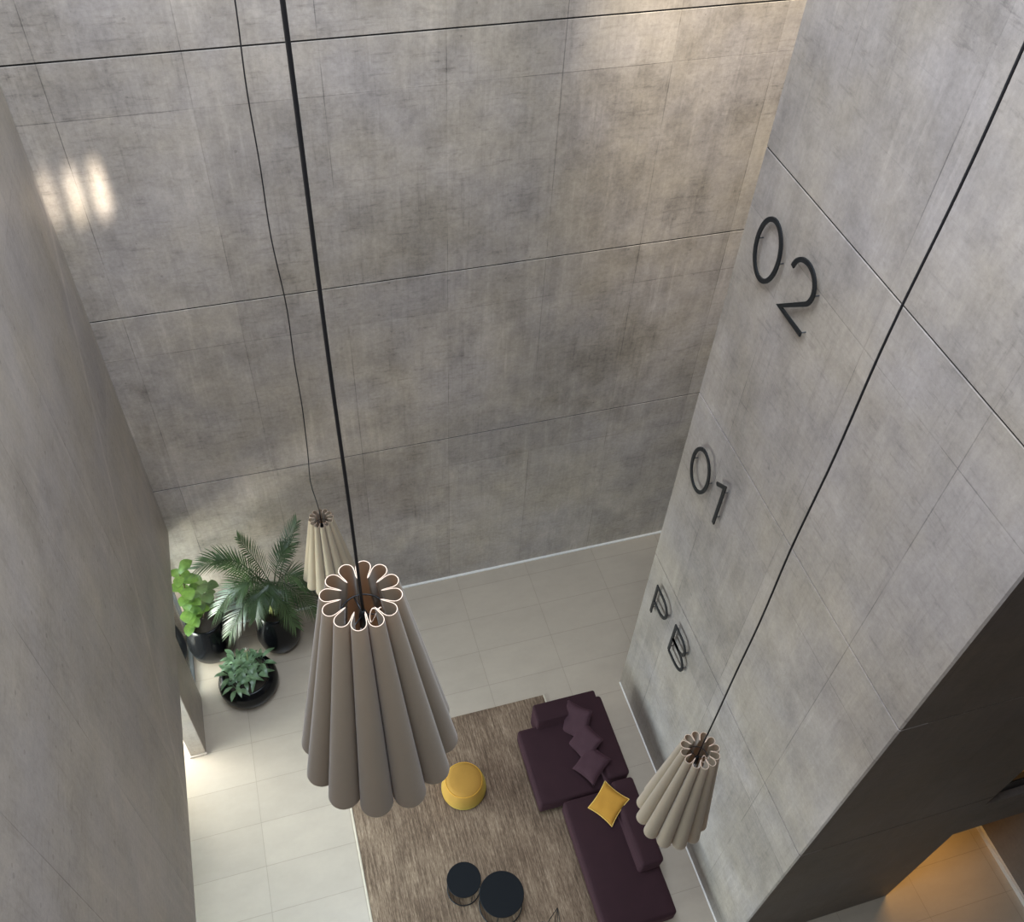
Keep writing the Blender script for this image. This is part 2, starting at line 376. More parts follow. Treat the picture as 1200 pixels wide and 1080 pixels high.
# left wall, hanging above the glazed front
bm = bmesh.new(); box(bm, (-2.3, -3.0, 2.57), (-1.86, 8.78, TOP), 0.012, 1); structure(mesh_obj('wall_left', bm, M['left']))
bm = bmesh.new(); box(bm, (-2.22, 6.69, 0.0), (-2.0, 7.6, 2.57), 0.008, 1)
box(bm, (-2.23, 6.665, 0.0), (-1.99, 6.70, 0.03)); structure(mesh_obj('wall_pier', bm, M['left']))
# right wall (lift core): chamfered corners, open recess joints
def core_profile(x0, y0, x1, y1, c):
    return [(x0 + c, y0), (x1, y0), (x1, y1), (x0 + c, y1), (x0, y1 - c), (x0, y0 + c)]
bm = bmesh.new()
for a, b in bands(0.0, TOP): prism(bm, core_profile(4.23, 2.26, 4.50, 6.22, 0.016), a, b, 0, 0.0012)
prism(bm, [(4.242, 2.276), (4.49, 2.276), (4.49, 6.208), (4.242, 6.208)], 0.0, TOP, 1)
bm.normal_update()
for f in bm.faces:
    if f.material_index == 0 and f.normal.y < -0.9: f.material_index = 2  # front faces take the concrete with shade in its colour
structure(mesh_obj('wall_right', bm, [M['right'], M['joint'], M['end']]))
# end wall with the two lobby openings
bm = bmesh.new()
def face_piece(x0, x1, z0, z1):
    for a, b in bands(z0, z1): box(bm, (x0, 2.26, a), (x1, 2.50, b), mat=0)
    box(bm, (x0, 2.275, z0), (x1, 2.49, z1), mat=1) if any(z0 < s < z1 for s in SEAMS) else None
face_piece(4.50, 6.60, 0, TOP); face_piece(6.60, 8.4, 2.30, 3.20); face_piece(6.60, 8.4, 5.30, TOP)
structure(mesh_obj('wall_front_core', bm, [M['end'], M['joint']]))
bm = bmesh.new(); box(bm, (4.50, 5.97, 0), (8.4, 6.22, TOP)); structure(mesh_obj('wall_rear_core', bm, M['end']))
bm = bmesh.new(); box(bm, (8.4, -3.0, -0.2), (8.65, 8.78, TOP)); structure(mesh_obj('wall_far_right', bm, M['end']))
bm = bmesh.new(); box(bm, (-2.3, -3.25, -0.2), (8.65, -3.0, TOP)); structure(mesh_obj('wall_front', bm, M['end']))
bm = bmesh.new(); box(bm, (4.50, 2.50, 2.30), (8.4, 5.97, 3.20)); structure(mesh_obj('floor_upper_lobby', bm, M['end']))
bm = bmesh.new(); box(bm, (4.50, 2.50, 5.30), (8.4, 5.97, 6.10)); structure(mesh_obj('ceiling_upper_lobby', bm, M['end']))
# ceiling with the roof opening
bm = bmesh.new()
X0, X1, Y0, Y1 = -1.7, 2.4, -0.15, 7.35
box(bm, (-2.4, -3.25, TOP), (X0, 9.1, TOP + 0.3)); box(bm, (X1, -3.25, TOP), (8.65, 9.1, TOP + 0.3))
box(bm, (X0, -3.25, TOP), (X1, Y0, TOP + 0.3)); box(bm, (X0, Y1, TOP), (X1, 9.1, TOP + 0.3))
structure(mesh_obj('ceiling', bm, M['ceiling']))
bm = bmesh.new(); box(bm, (X0, Y0, TOP + 0.2), (X1, Y1, TOP + 0.22)); sk = structure(mesh_obj('window_1', bm, M['glass']))
# trims along the floor
bm = bmesh.new(); box(bm, (-2.1, 8.745, 0.0), (8.4, 8.78, 0.022)); structure(mesh_obj('baseboard_back', bm, M['trim']))
bm = bmesh.new(); box(bm, (4.212, 2.3, 0.0), (4.23, 6.2, 0.012)); structure(mesh_obj('baseboard_right', bm, M['trim']))
bm = bmesh.new(); box(bm, (8.36, -3.0, 0.0), (8.4, 5.9, 0.09)); structure(mesh_obj('baseboard_far_right', bm, M['trim']))
# glazed front
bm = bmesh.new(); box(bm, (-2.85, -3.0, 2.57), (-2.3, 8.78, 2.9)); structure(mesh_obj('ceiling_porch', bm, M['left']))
def pane(name, y0, y1, gx=-2.1):
    bm = bmesh.new(); t = 0.04
    box(bm, (gx - 0.03, y0, 0.0), (gx + 0.03, y1, t)); box(bm, (gx - 0.03, y0, 2.53), (gx + 0.03, y1, 2.57))
    box(bm, (gx - 0.03, y0, t), (gx + 0.03, y0 + t, 2.53)); box(bm, (gx - 0.03, y1 - t, t), (gx + 0.03, y1, 2.53))
    f = structure(mesh_obj(name, bm, M['frame']))
    bm = bmesh.new(); box(bm, (gx - 0.005, y0 + t, t), (gx + 0.005, y1 - t, 2.53)); mesh_obj('glass_pane', bm, M['glass'], f)
pane('window_2', 7.61, 8.74)
for i, (a, b) in enumerate(((5.0, 6.66), (3.3, 5.0), (1.6, 3.3), (-0.1, 1.6), (-1.8, -0.1))): pane('window_%d' % (i + 3), a, b, -2.75)
# black threshold rail of the upper lobby opening
r_ = thing('balustrade', 'black metal balustrade panel across the upper lobby opening at the right edge', 'railing', (0, 0, 0))
bm = bmesh.new(); box(bm, (6.62, 2.34, 3.20), (8.38, 2.37, 3.52)); mesh_obj('panel', bm, M['black'], r_)
bm = bmesh.new(); box(bm, (6.62, 2.32, 3.52), (8.38, 2.39, 3.56), 0.01, 1); mesh_obj('handrail', bm, M['black'], r_)

# ------------------------------------------------------------------ wall numerals and letters
def ribbon(bm, pts, w, d, closed=False):
    # pts: (u, v) on the wall; drawn in the plane x = 0 .. -d ; y = -u, z = v
    n = len(pts); P = [Vector((p[0], p[1])) for p in pts]; L = []; R_ = []
    for i in range(n):
        if closed: a, b = P[i] - P[i - 1], P[(i + 1) % n] - P[i]
        else: a = P[i] - P[max(i - 1, 0)]; b = P[min(i + 1, n - 1)] - P[i]
        if a.length < 1e-6: a = b
        if b.length < 1e-6: b = a
        a = a.normalized(); b = b.normalized()
        na = Vector((-a.y, a.x)); nb = Vector((-b.y, b.x)); m = (na + nb)
        if m.length < 1e-4: m = na
        m.normalize(); k = min(2.2, 1.0 / max(0.3, m.dot(na)))
        L.append(P[i] + m * w / 2 * k); R_.append(P[i] - m * w / 2 * k)
    def V(p, x): return bm.verts.new((x, -p.x, p.y))
    q = [[V(L[i], 0), V(R_[i], 0), V(R_[i], -d), V(L[i], -d)] for i in range(n)]
    m = n if closed else n - 1
    for i in range(m):
        a, b = q[i], q[(i + 1) % n]
        for k in range(4): bm.faces.new((a[k], a[(k + 1) % 4], b[(k + 1) % 4], b[k]))
    if not closed: bm.faces.new(q[0]); bm.faces.new(q[-1][::-1])
def arc(cx, cy, rx, ry, a0, a1, n=24): return [(cx + rx * math.cos(math.radians(a0 + (a1 - a0) * i / n)), cy + ry * math.sin(math.radians(a0 + (a1 - a0) * i / n))) for i in range(n + 1)]
def sign(name, label, y, z, strokes, pins, w=0.043):
    STAND = 0.05
    t = thing(name, label, 'wall lettering', (4.23, y, z), 0)
    bm = bmesh.new()
    for pts, cl in strokes: ribbon(bm, pts, w, 0.016, cl)
    bmesh.ops.recalc_face_normals(bm, faces=bm.faces)
    mesh_obj('face_plate', bm, M['letter'], t, loc=(-STAND, 0, 0))
    for u, v in pins:
        bm = bmesh.new(); tube(bm, [(0.0, -u, v), (-STAND, -u, v)], 0.006, 8); mesh_obj('standoff_pin', bm, M['frame'], t)
    return t
ZERO = [(arc(0.205, 0.305, 0.19, 0.29, 0, 352.5, 47), True)]
ZP = [(0.018, 0.3), (0.392, 0.3)]
TWO = [(arc(0.2, 0.405, 0.18, 0.18, 172, -38, 22) + [(0.02, 0.018), (0.40, 0.018)], False)]
ONE = [([(0.02, 0.49), (0.165, 0.59), (0.165, 0.0)], False)]
PEE = [([(0.02, 0.0), (0.02, 0.582)] + [(0.16, 0.582)] + arc(0.2, 0.422, 0.17, 0.16, 90, -90, 18) + [(0.03, 0.262)], False)]
BEE = [([(0.02, 0.018), (0.02, 0.582)] + [(0.15, 0.582)] + arc(0.19, 0.447, 0.15, 0.135, 90, -90, 16) + [(0.03, 0.312)], False),
       ([(0.03, 0.312)] + arc(0.21, 0.165, 0.18, 0.147, 90, -90, 16) + [(0.02, 0.018)], False)]
sign('numeral_sign', 'black metal numeral 0 left of the 2 high on the right concrete wall', 5.905, 8.22, ZERO, ZP)
sign('numeral_sign', 'black metal numeral 2 high on the right concrete wall', 5.335, 8.22, TWO, [(0.38, 0.40), (0.38, 0.018), (0.03, 0.03)])
sign('numeral_sign', 'black metal numeral 0 beside the 1 halfway up the right wall', 5.92, 5.33, ZERO, ZP)
sign('numeral_sign', 'black metal numeral 1 halfway up the right concrete wall', 5.39, 5.33, ONE, [(0.165, 0.1), (0.165, 0.5)])
sign('letter_sign', 'black metal letter P lowest on the right concrete wall', 5.885, 2.59, PEE, [(0.02, 0.1), (0.36, 0.42)])
sign('letter_sign', 'black metal letter B beside the P low on the right wall', 5.28, 2.59, BEE, [(0.02, 0.1), (0.38, 0.17), (0.33, 0.45)])

# ------------------------------------------------------------------ pendant lamps
def ring_profile(ri, ro, rb, n=12, rot=0.0, bulge=1.0):
    rc = ro - rb; a = PI / n; out = []
    wv = ri * math.tan(a)
    half = []
    for i in range(5):                           # neck from the valley to the lobe
        t = i / 5.0; s = ri + (rc - ri) * t
        e = t * t * (3 - 2 * t); half.append((s, wv * (1 - e) + rb * e))
    for i in range(7):
        th = PI / 2 * (1 - i / 6.0); half.append((rc + rb * math.cos(th), rb * math.sin(th)))
    for k in range(n):
        ang = rot + 2 * PI * k / n; c, s_ = math.cos(ang), math.sin(ang)
        lobe = [(s, -w) for s, w in half] + [(s, w) for s, w in half[-2:0:-1]]
        for s, w in lobe: out.append((s * c - w * s_, s * s_ + w * c))
    return out
def pendant(loc, rot, label, mat, wob, kink=0.0, H=1.31, RO=0.385):
    t = thing('pendant_lamp', label, 'lamp', (loc[0], loc[1], loc[2] - H), 0, None)
    ST = 8; rows = []
    for j in range(ST + 1):
        q = j / ST                                 # 0 top, 1 bottom
        ri = 0.078 + q * (0.245 * RO / 0.385 - 0.078); ro = 0.163 + q * (RO - 0.163); rb = 0.030 + q * (0.077 * RO / 0.385 - 0.030)
        rows.append([(x, y, H * (1 - q)) for x, y in ring_profile(ri, ro, rb, 12, rot)])
    bm = bmesh.new(); vr = [[bm.verts.new(p) for p in r] for r in rows]
    for a, b in zip(vr, vr[1:]):
        for i in range(len(a)): bm.faces.new((a[i], b[i], b[(i + 1) % len(a)], a[(i + 1) % len(a)]))
    sh = mesh_obj('lamp_shade', bm, mat, t, True)
    so = sh.modifiers.new('thickness', 'SOLIDIFY'); so.thickness = 0.004; so.offset = 0; so.use_rim = False
    for nm, r in (('top_rim', rows[0]), ('bottom_rim', rows[-1])):
        bm = bmesh.new(); tube(bm, r, 0.0019 if nm == 'top_rim' else 0.002, 6, True); mesh_obj(nm, bm, M['rim'] if nm == 'top_rim' else mat, sh, True)
    # wire frame
    bm = bmesh.new(); z = H - 0.14
    tube(bm, circle(0.095, z, 36), 0.0035, 6, True)
    for k in range(3):
        a = rot + 0.5 + k * 2 * PI / 3
        tube(bm, [(0.016 * math.cos(a), 0.016 * math.sin(a), z), (0.095 * math.cos(a), 0.095 * math.sin(a), z)], 0.003, 6)
    mesh_obj('wire_frame', bm, M['black'], t, True)
    bm = bmesh.new(); lathe(bm, [(0.012, z - 0.09), (0.02, z - 0.085), (0.02, z - 0.01), (0.014, z + 0.015), (0.008, z + 0.03)], 20, True, True)
    so2 = mesh_obj('lamp_socket', bm, M['black'], t, True)
    bm = bmesh.new(); lathe(bm, [(0.002, z - 0.20), (0.022, z - 0.19), (0.03, z - 0.165), (0.026, z - 0.135), (0.013, z - 0.10), (0.012, z - 0.09)], 20, True, True)
    mesh_obj('light_bulb', bm, M['white'], so2, True)
    bm = bmesh.new(); pts = []
    for i in range(26):
        a = i / 25 * 2.6 * PI; pts.append((0.03 + 0.022 * math.cos(a) + 0.0012 * i, -0.045 + 0.022 * math.sin(a * 1.1), z + 0.05 + 0.0035 * i * math.sin(i * 0.5)))
    tube(bm, pts, 0.0028, 6); mesh_obj('wire_tie', bm, M['rim'], t, True)
    # cable
    bm = bmesh.new(); pts = []; z0 = H - 0.12; z1 = TOP - (loc[2] - H) - 0.03; n = 70
    for i in range(n + 1):
        q = i / n; zz = z0 + (z1 - z0) * q; e = min(1, q * 6) * min(1, (1 - q) * 8)
        dx = e * wob * (math.sin(zz * 1.7 + loc[0]) + 0.6 * math.sin(zz * 3.9 + 1)); dy = e * wob * 0.6 * math.sin(zz * 2.3)
        dx -= kink * math.exp(-((zz - H - 0.75) / 0.42) ** 2); pts.append((dx, dy, zz))
    tube(bm, pts, 0.0065, 8); mesh_obj('cable', bm, M['cord'], t, True)
    bm = bmesh.new(); lathe(bm, [(0.06, z1 - 0.005), (0.06, z1 + 0.03)], 24, True, True); mesh_obj('ceiling_rose', bm, M['black'], t)
    return t
VA = PI / 2 - math.radians(14)
pendant((0.153, 2.109, 10.112), VA, 'large pleated greige pendant lamp hanging nearest, above the rug', M['shade'], 0.002)
pendant((2.73, 2.647, 6.03), VA + 0.12, 'small pleated cream pendant lamp hanging over the purple sofa by the right wall', M['shade_pale'], 0.010, 0.0, 1.36, 0.33)
pendant((0.192, 8.057, 3.135), VA + 0.2, 'small pleated cream pendant lamp by the palm, partly behind the largest lamp', M['shade_pale'], 0.014, 0.05)

# ------------------------------------------------------------------ rug
rug = thing('rug', 'large woven beige jute rug on the tiles under the purple sofa', 'rug', (1.44, 3.9, 0.0))
bm = bmesh.new(); nx, ny = 60, 90
def rug_z(x, y):
    return 0.016 + 0.012 * math.exp(-((x - 0.3) / 0.10) ** 2 - ((y - 4.55) / 0.35) ** 2) + 0.006 * math.exp(-((x - 0.55) / 0.08) ** 2 - ((y - 4.2) / 0.3) ** 2)
grid = []
for j in range(ny + 1):
    row = []
    for i in range(nx + 1):
        x = -0.13 + 3.14 * i / nx; y = 1.5 + 4.8 * j / ny
        ex = 0.006 * math.sin(y * 9) + 0.004 * math.sin(y * 23) if i in (0, nx) else 0
        row.append(bm.verts.new((x + ex - 1.44, y - 3.9, rug_z(x, y) - (0.006 if i in (0, nx) or j in (0, ny) else 0))))
    grid.append(row)
for j in range(ny):
    for i in range(nx): bm.faces.new((grid[j][i], grid[j][i + 1], grid[j + 1][i + 1], grid[j + 1][i]))
bd = [e for e in bm.edges if len(e.link_faces) == 1]
ex = bmesh.ops.extrude_edge_only(bm, edges=bd)
for v in [v for v in ex['geom'] if isinstance(v, bmesh.types.BMVert)]: v.co.z = 0.0
mesh_obj('weave', bm, M['jute'], rug)
M['binding'] = plain('pale_rug_binding', (178, 166, 146), 0.9); 
for x0_ in (-1.585, 1.555):
    bm = bmesh.new(); box(bm, (x0_, -2.4, 0.0), (x0_ + 0.025, 2.4, 0.018), 0.004, 1); mesh_obj('edge_binding', bm, M['binding'], rug)

# ------------------------------------------------------------------ sofa
def soft_box(lo, hi, bev=0.035, puff=0.012, sub=10, shear=None):
    bm = bmesh.new(); box(bm, lo, hi)
    bmesh.ops.bevel(bm, geom=list(bm.edges), offset=bev, segments=4, profile=0.5, affect='EDGES')
    c = Vector([(lo[i] + hi[i]) / 2 for i in range(3)]); h = Vector([(hi[i] - lo[i]) / 2 for i in range(3)])
    big = [f for f in bm.faces if f.calc_area() > 0.02]
    bmesh.ops.subdivide_edges(bm, edges=list({e for f in big for e in f.edges if e.calc_length() > 0.15}), cuts=sub, use_grid_fill=True)
    for v in bm.verts:
        d = v.co - c; n = [min(1, abs(d[i]) / h[i]) for i in range(3)]
        p = (1 - n[0] ** 2) * (1 - n[1] ** 2); v.co.z += puff * p * (1 if d.z > 0 else 0)
        p = (1 - n[1] ** 2) * (1 - n[2] ** 2); v.co.x += puff * 0.5 * p * (1 if d.x > 0 else -1)
        p = (1 - n[0] ** 2) * (1 - n[2] ** 2); v.co.y += puff * 0.5 * p * (1 if d.y > 0 else -1)
        v.co += Vector((math.sin(v.co.y * 13 + v.co.z * 7), math.sin(v.co.x * 11 + 2), math.sin(v.co.x * 9 + v.co.y * 12))) * 0.0022
        if shear and v.co.z > lo[2] + 0.05: v.co.x += shear * (v.co.z - lo[2]) / (hi[2] - lo[2])
    return bm
def seam_tube(pts, r=0.005):
    bm = bmesh.new(); tube(bm, pts, r, 6, True); return bm
Zr = 0.022
sa = thing('sofa_section', 'square dark purple sofa section with armrest, farther from the coffee tables', 'sofa', (2.9, 5.2, Zr), 0, 'sectional sofa')
ox, oy = 2.9, 5.2
def loc_(lo): return (lo[0] - ox, lo[1] - oy, lo[2] - Zr)
mesh_obj('base', soft_box(loc_((2.44, 4.58, 0.07)), loc_((3.62, 5.62, 0.20)), 0.02, 0), M['purple'], sa, True)
mesh_obj('seat', soft_box(loc_((2.37, 4.53, 0.15)), loc_((3.40, 5.66, 0.42)), 0.04, 0.014), M['purple'], sa, True)
mesh_obj('armrest', soft_box(loc_((2.65, 5.60, 0.12)), loc_((3.60, 5.88, 0.665)), 0.03, 0.006), M['purple'], sa, True)
mesh_obj('backrest', soft_box(loc_((3.32, 4.56, 0.16)), loc_((3.64, 5.78, 0.66)), 0.045, 0.01, 10, 0.03), M['purple'], sa, True)
for x, y in ((2.5, 4.64), (2.5, 5.75), (3.55, 4.64), (3.55, 5.75)):
    bm = bmesh.new(); box(bm, loc_((x - 0.025, y - 0.025, Zr if x < 3 else 0.0)), loc_((x + 0.025, y + 0.025, 0.075)), 0.004, 1); mesh_obj('foot', bm, M['black'], sa)
ox, oy = 3.17, 3.6
sb = thing('sofa_section', 'long dark purple chaise sofa section carrying the yellow cushion', 'sofa', (ox, oy, Zr), 0, 'sectional sofa')
mesh_obj('base', soft_box(loc_((2.74, 2.80, 0.07)), loc_((3.60, 4.46, 0.20)), 0.02, 0), M['purple'], sb, True)
mesh_obj('seat', soft_box(loc_((2.68, 2.74, 0.15)), loc_((3.66, 4.50, 0.42)), 0.04, 0.014), M['purple'], sb, True)
mesh_obj('backrest', soft_box(loc_((3.34, 3.33, 0.40)), loc_((3.66, 4.51, 0.66)), 0.045, 0.012, 10, 0.02), M['purple'], sb, True)
for x, y in ((2.8, 2.86), (2.8, 4.40), (3.54, 2.86), (3.54, 4.40)):
    bm = bmesh.new(); box(bm, loc_((x - 0.025, y - 0.025, Zr if x < 3 else 0.0)), loc_((x + 0.025, y + 0.025, 0.075)), 0.004, 1); mesh_obj('foot', bm, M['black'], sb)

def pillow_bm(s, thick, n=16):
    bm = bmesh.new(); top = {}; bot = {}
    for j in range(n + 1):
        for i in range(n + 1):
            u = i / n * 2 - 1; v = j / n * 2 - 1
            pin = 1 - 0.10 * (1 - v * v) * abs(u) ** 2; pin2 = 1 - 0.10 * (1 - u * u) * abs(v) ** 2
            x = u * pin * s / 2; y = v * pin2 * s / 2
            z = thick / 2 * ((1 - u ** 4) * (1 - v ** 4)) ** 0.55
            z *= 1 + 0.05 * math.sin(u * 7 + v * 3) + 0.04 * math.sin(v * 9 - u * 4)
            if i in (0, n) or j in (0, n): top[i, j] = bot[i, j] = bm.verts.new((x, y, 0))
            else: top[i, j] = bm.verts.new((x, y, z)); bot[i, j] = bm.verts.new((x, y, -z))
    for j in range(n):
        for i in range(n):
            bm.faces.new((top[i, j], top[i + 1, j], top[i + 1, j + 1], top[i, j + 1]))
            bm.faces.new((bot[i, j], bot[i, j + 1], bot[i + 1, j + 1], bot[i + 1, j]))
    return bm
def pillow(label, c, nrm, roll, s, thick, mat, pmat, group=None):
    t = thing('cushion', label, 'cushion', c, 0, group)
    q = Vector(nrm).normalized().to_track_quat('Z', 'Y'); t.rotation_euler = (q @ Vector((0, 0, 1)).rotation_difference(Vector((0, 0, 1)))).to_euler()
    from mathutils import Quaternion
    t.rotation_euler = (q @ Quaternion((0, 0, 1), math.radians(roll))).to_euler()
    mesh_obj('cover', pillow_bm(s, thick), mat, t, True)
    e = []
    n = 16
    for a, b in ((-1, -1), (1, -1), (1, 1), (-1, 1)):
        pass
    def edge(u, v):
        pin = 1 - 0.10 * (1 - v * v) * abs(u) ** 2; pin2 = 1 - 0.10 * (1 - u * u) * abs(v) ** 2
        return (u * pin * s / 2, v * pin2 * s / 2, 0)
    for i in range(n): e.append(edge(-1 + 2 * i / n, -1))
    for i in range(n): e.append(edge(1, -1 + 2 * i / n))
    for i in range(n): e.append(edge(1 - 2 * i / n, 1))
    for i in range(n): e.append(edge(-1, 1 - 2 * i / n))
    bm = bmesh.new(); tube(bm, e, 0.004, 6, True); mesh_obj('piping', bm, pmat, t, True)
    return t
pillow('dark purple cushion in the sofa corner beside the armrest, farthest from the yellow cushion', (3.20, 5.48, 0.64), (-0.80, -0.15, 0.5), 34, 0.50, 0.13, M['purple_cushion'], M['purple'])
pillow('dark purple cushion leaning on the backrest, middle one of the three', (3.22, 5.16, 0.63), (-0.78, -0.05, 0.62), 20, 0.47, 0.13, M['purple_cushion'], M['purple'])
pillow('dark purple cushion tilted on its corner, next to the yellow cushion', (3.20, 4.83, 0.62), (-0.55, 0.10, 0.83), 40, 0.44, 0.14, M['purple_cushion'], M['purple'])
pillow('mustard yellow square cushion leaning on the chaise backrest', (3.245, 4.26, 0.57), (-0.50, -0.04, 0.86), 28, 0.43, 0.12, M['ochre'], M['piping'])

# ------------------------------------------------------------------ pouf
pf = thing('pouf', 'round mustard yellow pouf standing on the jute rug', 'pouf', (1.45, 5.18, 0.022))
bm = bmesh.new(); pr = [(0.20, 0.0), (0.285, 0.012), (0.312, 0.05), (0.318, 0.11), (0.305, 0.20), (0.283, 0.29), (0.262, 0.335), (0.232, 0.362), (0.19, 0.373), (0.10, 0.38), (0.02, 0.381)]
lathe(bm, pr, 56, True, True); mesh_obj('upholstery', bm, M['pouf'], pf, True)
bm = bmesh.new(); tube(bm, circle(0.256, 0.345, 56), 0.005, 6, True); mesh_obj('seam', bm, M['yellow'], pf, True)

# ------------------------------------------------------------------ coffee tables
def table(x, y, r, h, label, nrod, a0):
    t = thing('coffee_table', label, 'table', (x, y, 0.02), 0)
    bm = bmesh.new(); lathe(bm, [(r - 0.01, h - 0.022), (r, h - 0.018), (r, h - 0.004), (r - 0.004, h)], 64, True, True); mesh_obj('tabletop', bm, M['tabletop'], t)
    bm = bmesh.new(); tube(bm, circle(r - 0.008, 0.008, 64), 0.008, 8, True); mesh_obj('base_ring', bm, M['black'], t, True)
    for k in range(nrod):
        a = a0 + 2 * PI * k / nrod
        c = ((r - 0.01) * math.cos(a), (r - 0.01) * math.sin(a)); bm = bmesh.new()
        tube(bm, [(c[0], c[1], 0.008), (c[0], c[1], h - 0.02)], 0.006, 8); mesh_obj('leg', bm, M['black'], t, True)
table(1.115, 3.88, 0.225, 0.37, 'smaller round black coffee table on the rug', 4, 3.4)
table(1.535, 3.56, 0.288, 0.43, 'larger round black coffee table overlapping the smaller one', 4, 2.7)

# small wire object at the frame's lower edge
ws = thing('wire_stand', 'angular black wire stand with a metal bowl on the rug beside the larger table', 'stand', (2.05, 3.0, 0.022))
V_ = [(-0.16, -0.10, 0.0), (0.14, -0.16, 0.0), (0.10, 0.14, 0.0), (-0.20, 0.12, 0.0), (-0.14, 0.02, 0.30), (0.15, 0.24, 0.28), (0.0, -0.2, 0.30)]
E_ = [(0, 1), (1, 2), (2, 3), (3, 0), (3, 4), (2, 5), (4, 5), (1, 6), (0, 6), (6, 4), (6, 5), (0, 4), (1, 5)]
bm = bmesh.new()
for a, b in E_: tube(bm, [V_[a], V_[b]], 0.0045, 6)
mesh_obj('wire_frame', bm, M['black'], ws, True)
bm = bmesh.new(); lathe(bm, [(0.02, 0.15), (0.055, 0.16), (0.085, 0.2), (0.09, 0.235), (0.084, 0.235), (0.05, 0.17), (0.0, 0.165)], 28); b_ = mesh_obj('bowl', bm, plain('brushed_steel', (150, 145, 135), 0.25, 1.0), ws, True); b_.location = (-0.10, 0.06, 0.0)

# ------------------------------------------------------------------ plants
def pot(prof, rim_in, soil_z, root):
    bm = bmesh.new(); top = prof[-1]
    lathe(bm, prof + [(top[0] - 0.012, top[1] + 0.008), (top[0] - 0.028, top[1]), (rim_in, soil_z - 0.02)], 56, True, False)
    p = mesh_obj('pot', bm, M['pot'], root, True)
    bm = bmesh.new(); lathe(bm, [(0.001, soil_z + 0.015), (rim_in * 0.6, soil_z + 0.01), (rim_in + 0.004, soil_z)], 32, False); mesh_obj('soil', bm, M['soil'], root, True)
    return p
def frond_bm(p0, p1, sag, nl=24, leaf=0.30, width=0.02, rise=None):
    """pinnate frond from p0 to p1; the rib arches up by sag"""
    bm = bmesh.new(); p0 = Vector(p0); p1 = Vector(p1); n = 26; rib = []
    for i in range(n + 1):
        t = i / n; p = p0.lerp(p1, t); p.z += sag * math.sin(PI * t ** 0.8) ; rib.append(p)
    tube(bm, rib, [0.009 * (1 - 0.75 * i / n) + 0.001 for i in range(n + 1)], 6)
    for k in range(nl):
        t = 0.22 + 0.78 * (k / (nl - 1)); f = t * n; i = min(n - 1, int(f)); p = rib[i].lerp(rib[i + 1], f - i)
        tan = (rib[i + 1] - rib[i]).normalized(); side = tan.cross(Vector((0, 0, 1)))
        if side.length < 1e-3: side = Vector((1, 0, 0))
        side.normalize(); up = side.cross(tan)
        L = leaf * (0.35 + 0.65 * math.sin(PI * min(1, 0.12 + 0.80 * (t - 0.22) / 0.78)) ** 0.7)
        for s in (-1, 1):
            ang = math.radians(62 - 38 * (t - 0.22) / 0.78 + random.uniform(-4, 4))
            d = (side * s * math.sin(ang) + tan * math.cos(ang) + up * 0.18).normalized()
            w0 = width * random.uniform(0.85, 1.1); prev = None
            wd = tan.cross(d).cross(d).normalized() if tan.cross(d).length > 1e-3 else up
            m_ = 4
            for q in range(m_ + 1):
                a = q / m_; c = p + d * L * a; c.z -= 0.22 * L * a * a * 1.2
                hw = w0 / 2 * (0.5 + 1.2 * a) if a < 0.4 else w0 / 2 * max(0.02, (1 - a) / 0.6)
                pr = (bm.verts.new(c - wd * hw), bm.verts.new(c + wd * hw))
                if prev: bm.faces.new((prev[0], prev[1], pr[1], pr[0]))
                prev = pr
    return bm
pl = thing('potted_palm', 'feathery green palm in a tall glossy black pot, right of the other two plants', 'plant', (-0.72, 8.27, 0.0))
B = Vector((-0.72, 8.27, 0.0))
pot([(0.17, 0.0), (0.25, 0.03), (0.31, 0.14), (0.335, 0.30), (0.325, 0.46), (0.29, 0.64), (0.25, 0.80), (0.235, 0.90)], 0.205, 0.83, pl)
fr = [((-0.14, 8.50, 2.58), 0.10, 0.30), ((-1.58, 8.38, 2.15), 0.52, 0.32), ((-1.28, 8.33, 2.30), 0.18, 0.32), ((-1.48, 8.12, 1.38), 0.42, 0.34),
      ((-1.36, 7.90, 1.10), 0.36, 0.30), ((-0.10, 8.03, 1.62), 0.42, 0.30), ((-0.13, 7.88, 1.18), 0.36, 0.30), ((-0.44, 7.80, 1.08), 0.30, 0.26),
      ((-0.95, 8.45, 2.55), 0.10, 0.26), ((-0.95, 7.85, 1.45), 0.30, 0.26), ((-0.30, 8.42, 2.20), 0.25, 0.28), ((-0.72, 7.95, 1.55), 0.25, 0.24), ((-1.10, 8.05, 1.80), 0.35, 0.28)]
for i, (tip, sag, lf) in enumerate(fr):
    a = i * 2.4; base = Vector((0.07 * math.cos(a), 0.07 * math.sin(a), 0.0))
    crown = Vector((0.05 + 0.05 * math.cos(a), 0.0 + 0.05 * math.sin(a), 1.30 + 0.06 * (i % 4)))
    f_ = mesh_obj('frond', frond_bm(crown, Vector(tip) - B, sag, 25, lf * 1.12, 0.024), M['palm'], pl)
    bm = bmesh.new(); tube(bm, [base + Vector((0, 0, 0.82)), base.lerp(crown, 0.5) + Vector((0, 0, 0.42)), crown], [0.013, 0.011, 0.009], 8); mesh_obj('stalk', bm, M['palm_stem'], f_, True)

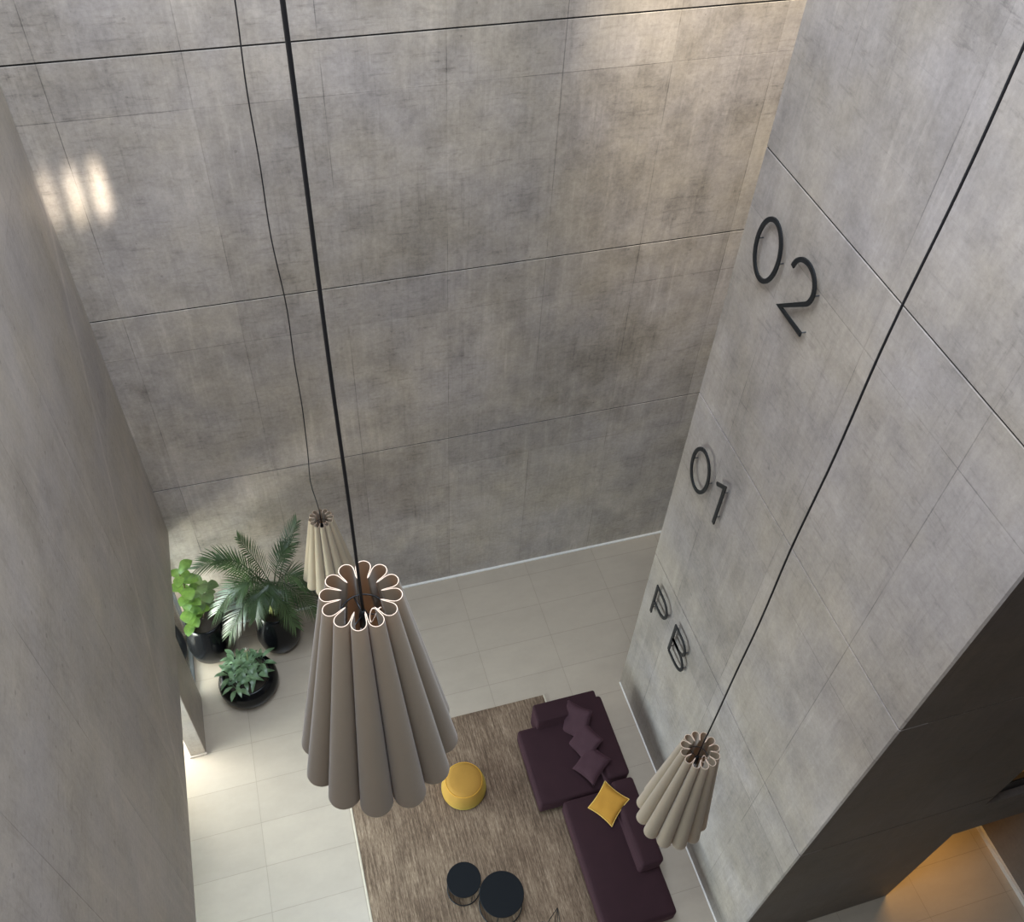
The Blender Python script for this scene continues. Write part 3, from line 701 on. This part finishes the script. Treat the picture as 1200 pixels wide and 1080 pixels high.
def blade(bm, base, d, up, L, W, droop=0.15, shape='obovate', n=7, fold=0.25, wave=0.0):
    d = Vector(d).normalized(); side = d.cross(Vector(up)).normalized(); nrm = side.cross(d); prev = None
    for i in range(n + 1):
        t = i / n
        if shape == 'obovate': hw = W / 2 * (math.sin(PI * min(1, t ** 1.35 * 0.93 + 0.05)) ** 0.75)
        else: hw = W / 2 * math.sin(PI * min(1, t * 0.97 + 0.015)) ** 0.9
        c = Vector(base) + d * L * t + Vector((0, 0, -droop * L * t * t))
        wv = wave * math.sin(t * 14)
        r = [bm.verts.new(c - side * hw + nrm * (hw * fold + wv)), bm.verts.new(c), bm.verts.new(c + side * hw + nrm * (hw * fold - wv))]
        if prev:
            for k in range(2): bm.faces.new((prev[k], prev[k + 1], r[k + 1], r[k]))
        prev = r
fg = thing('potted_fig', 'broad-leaved lime green fig plant in a glossy black pot beside the glass', 'plant', (-1.73, 8.38, 0.0))
FB = Vector((-1.73, 8.38, 0.0))
pot([(0.18, 0.0), (0.27, 0.03), (0.33, 0.13), (0.352, 0.30), (0.345, 0.48), (0.315, 0.68), (0.285, 0.82), (0.275, 0.90)], 0.24, 0.82, fg)
stems = [((-0.12, -0.05), (-0.13, 0.12, 1.95)), ((-0.02, 0.05), (0.12, 0.16, 1.55)), ((-0.15, -0.08), (-0.17, -0.12, 1.35))]
for si, ((bx, by), tip) in enumerate(stems):
    bm = bmesh.new(); b0 = Vector((bx, by, 0.81)); tp = Vector(tip)
    tube(bm, [b0, b0.lerp(tp, 0.5) + Vector((0.02, 0, 0)), tp], [0.014, 0.011, 0.006], 8); mesh_obj('stem', bm, M['fig_stem'], fg, True)
    nl = (17, 13, 10)[si]
    for k in range(nl):
        t = 0.30 + 0.70 * k / (nl - 1); p = b0.lerp(tp, t); a = k * 2.4 + si
        L = random.uniform(0.24, 0.34); d = Vector((math.cos(a), math.sin(a) - 0.15, 0.45 + 0.5 * t))
        if p.x + d.normalized().x * L < -0.33: d.x = abs(d.x) * 0.2
        bm = bmesh.new(); blade(bm, p, d, (0, 0, 1), L, L * 0.56, 0.45, 'obovate', 8, 0.18, 0.006)
        dark = (si == 1)
        mesh_obj('leaf', bm, M['fig_dark'] if dark else M['fig_light'], fg, True)

lw = thing('potted_lily', 'low leafy plant with one white flower in a wide black bowl pot', 'plant', (-1.27, 7.58, 0.0))
pot([(0.20, 0.0), (0.31, 0.02), (0.40, 0.09), (0.44, 0.19), (0.435, 0.28), (0.40, 0.36), (0.355, 0.41)], 0.32, 0.36, lw)
for c in range(9):
    a0 = c * 2.4; r0 = 0.07 + 0.026 * c; cx, cy = r0 * math.cos(a0) - 0.04, r0 * math.sin(a0) + 0.02
    for k in range(9):
        a = k * 2 * PI / 9 + random.uniform(-0.3, 0.3); L = random.uniform(0.20, 0.30)
        bm = bmesh.new(); el = random.uniform(0.5, 1.2)
        st = Vector((cx, cy, 0.36)); kn = st + Vector((math.cos(a) * 0.05, math.sin(a) * 0.05, random.uniform(0.07, 0.20)))
        tube(bm, [st, kn], 0.003, 5); blade(bm, kn, (math.cos(a), math.sin(a), el), (0, 0, 1), L, L * 0.25, 0.6, 'lance', 7, 0.3)
        mesh_obj('leaf', bm, M['lily'], lw, True)
bm = bmesh.new(); tube(bm, [(0.02, 0.1, 0.36), (0.06, 0.15, 0.62), (0.08, 0.17, 0.82)], 0.004, 6); fs_ = mesh_obj('flower_stalk', bm, M['palm_stem'], lw, True)
bm = bmesh.new(); blade(bm, (0.08, 0.17, 0.81), (-0.2, -0.3, 0.9), (0.3, 1, 0.3), 0.11, 0.08, 0.2, 'lance', 8, 0.5)
lathe(bm, [(0.004, 0.0), (0.009, 0.01), (0.009, 0.05), (0.003, 0.06)], 10)
for v in bm.verts:
    if v.co.z < 0.2: v.co += Vector((0.075, 0.165, 0.81))
mesh_obj('flower', bm, M['flower'], fs_, True)
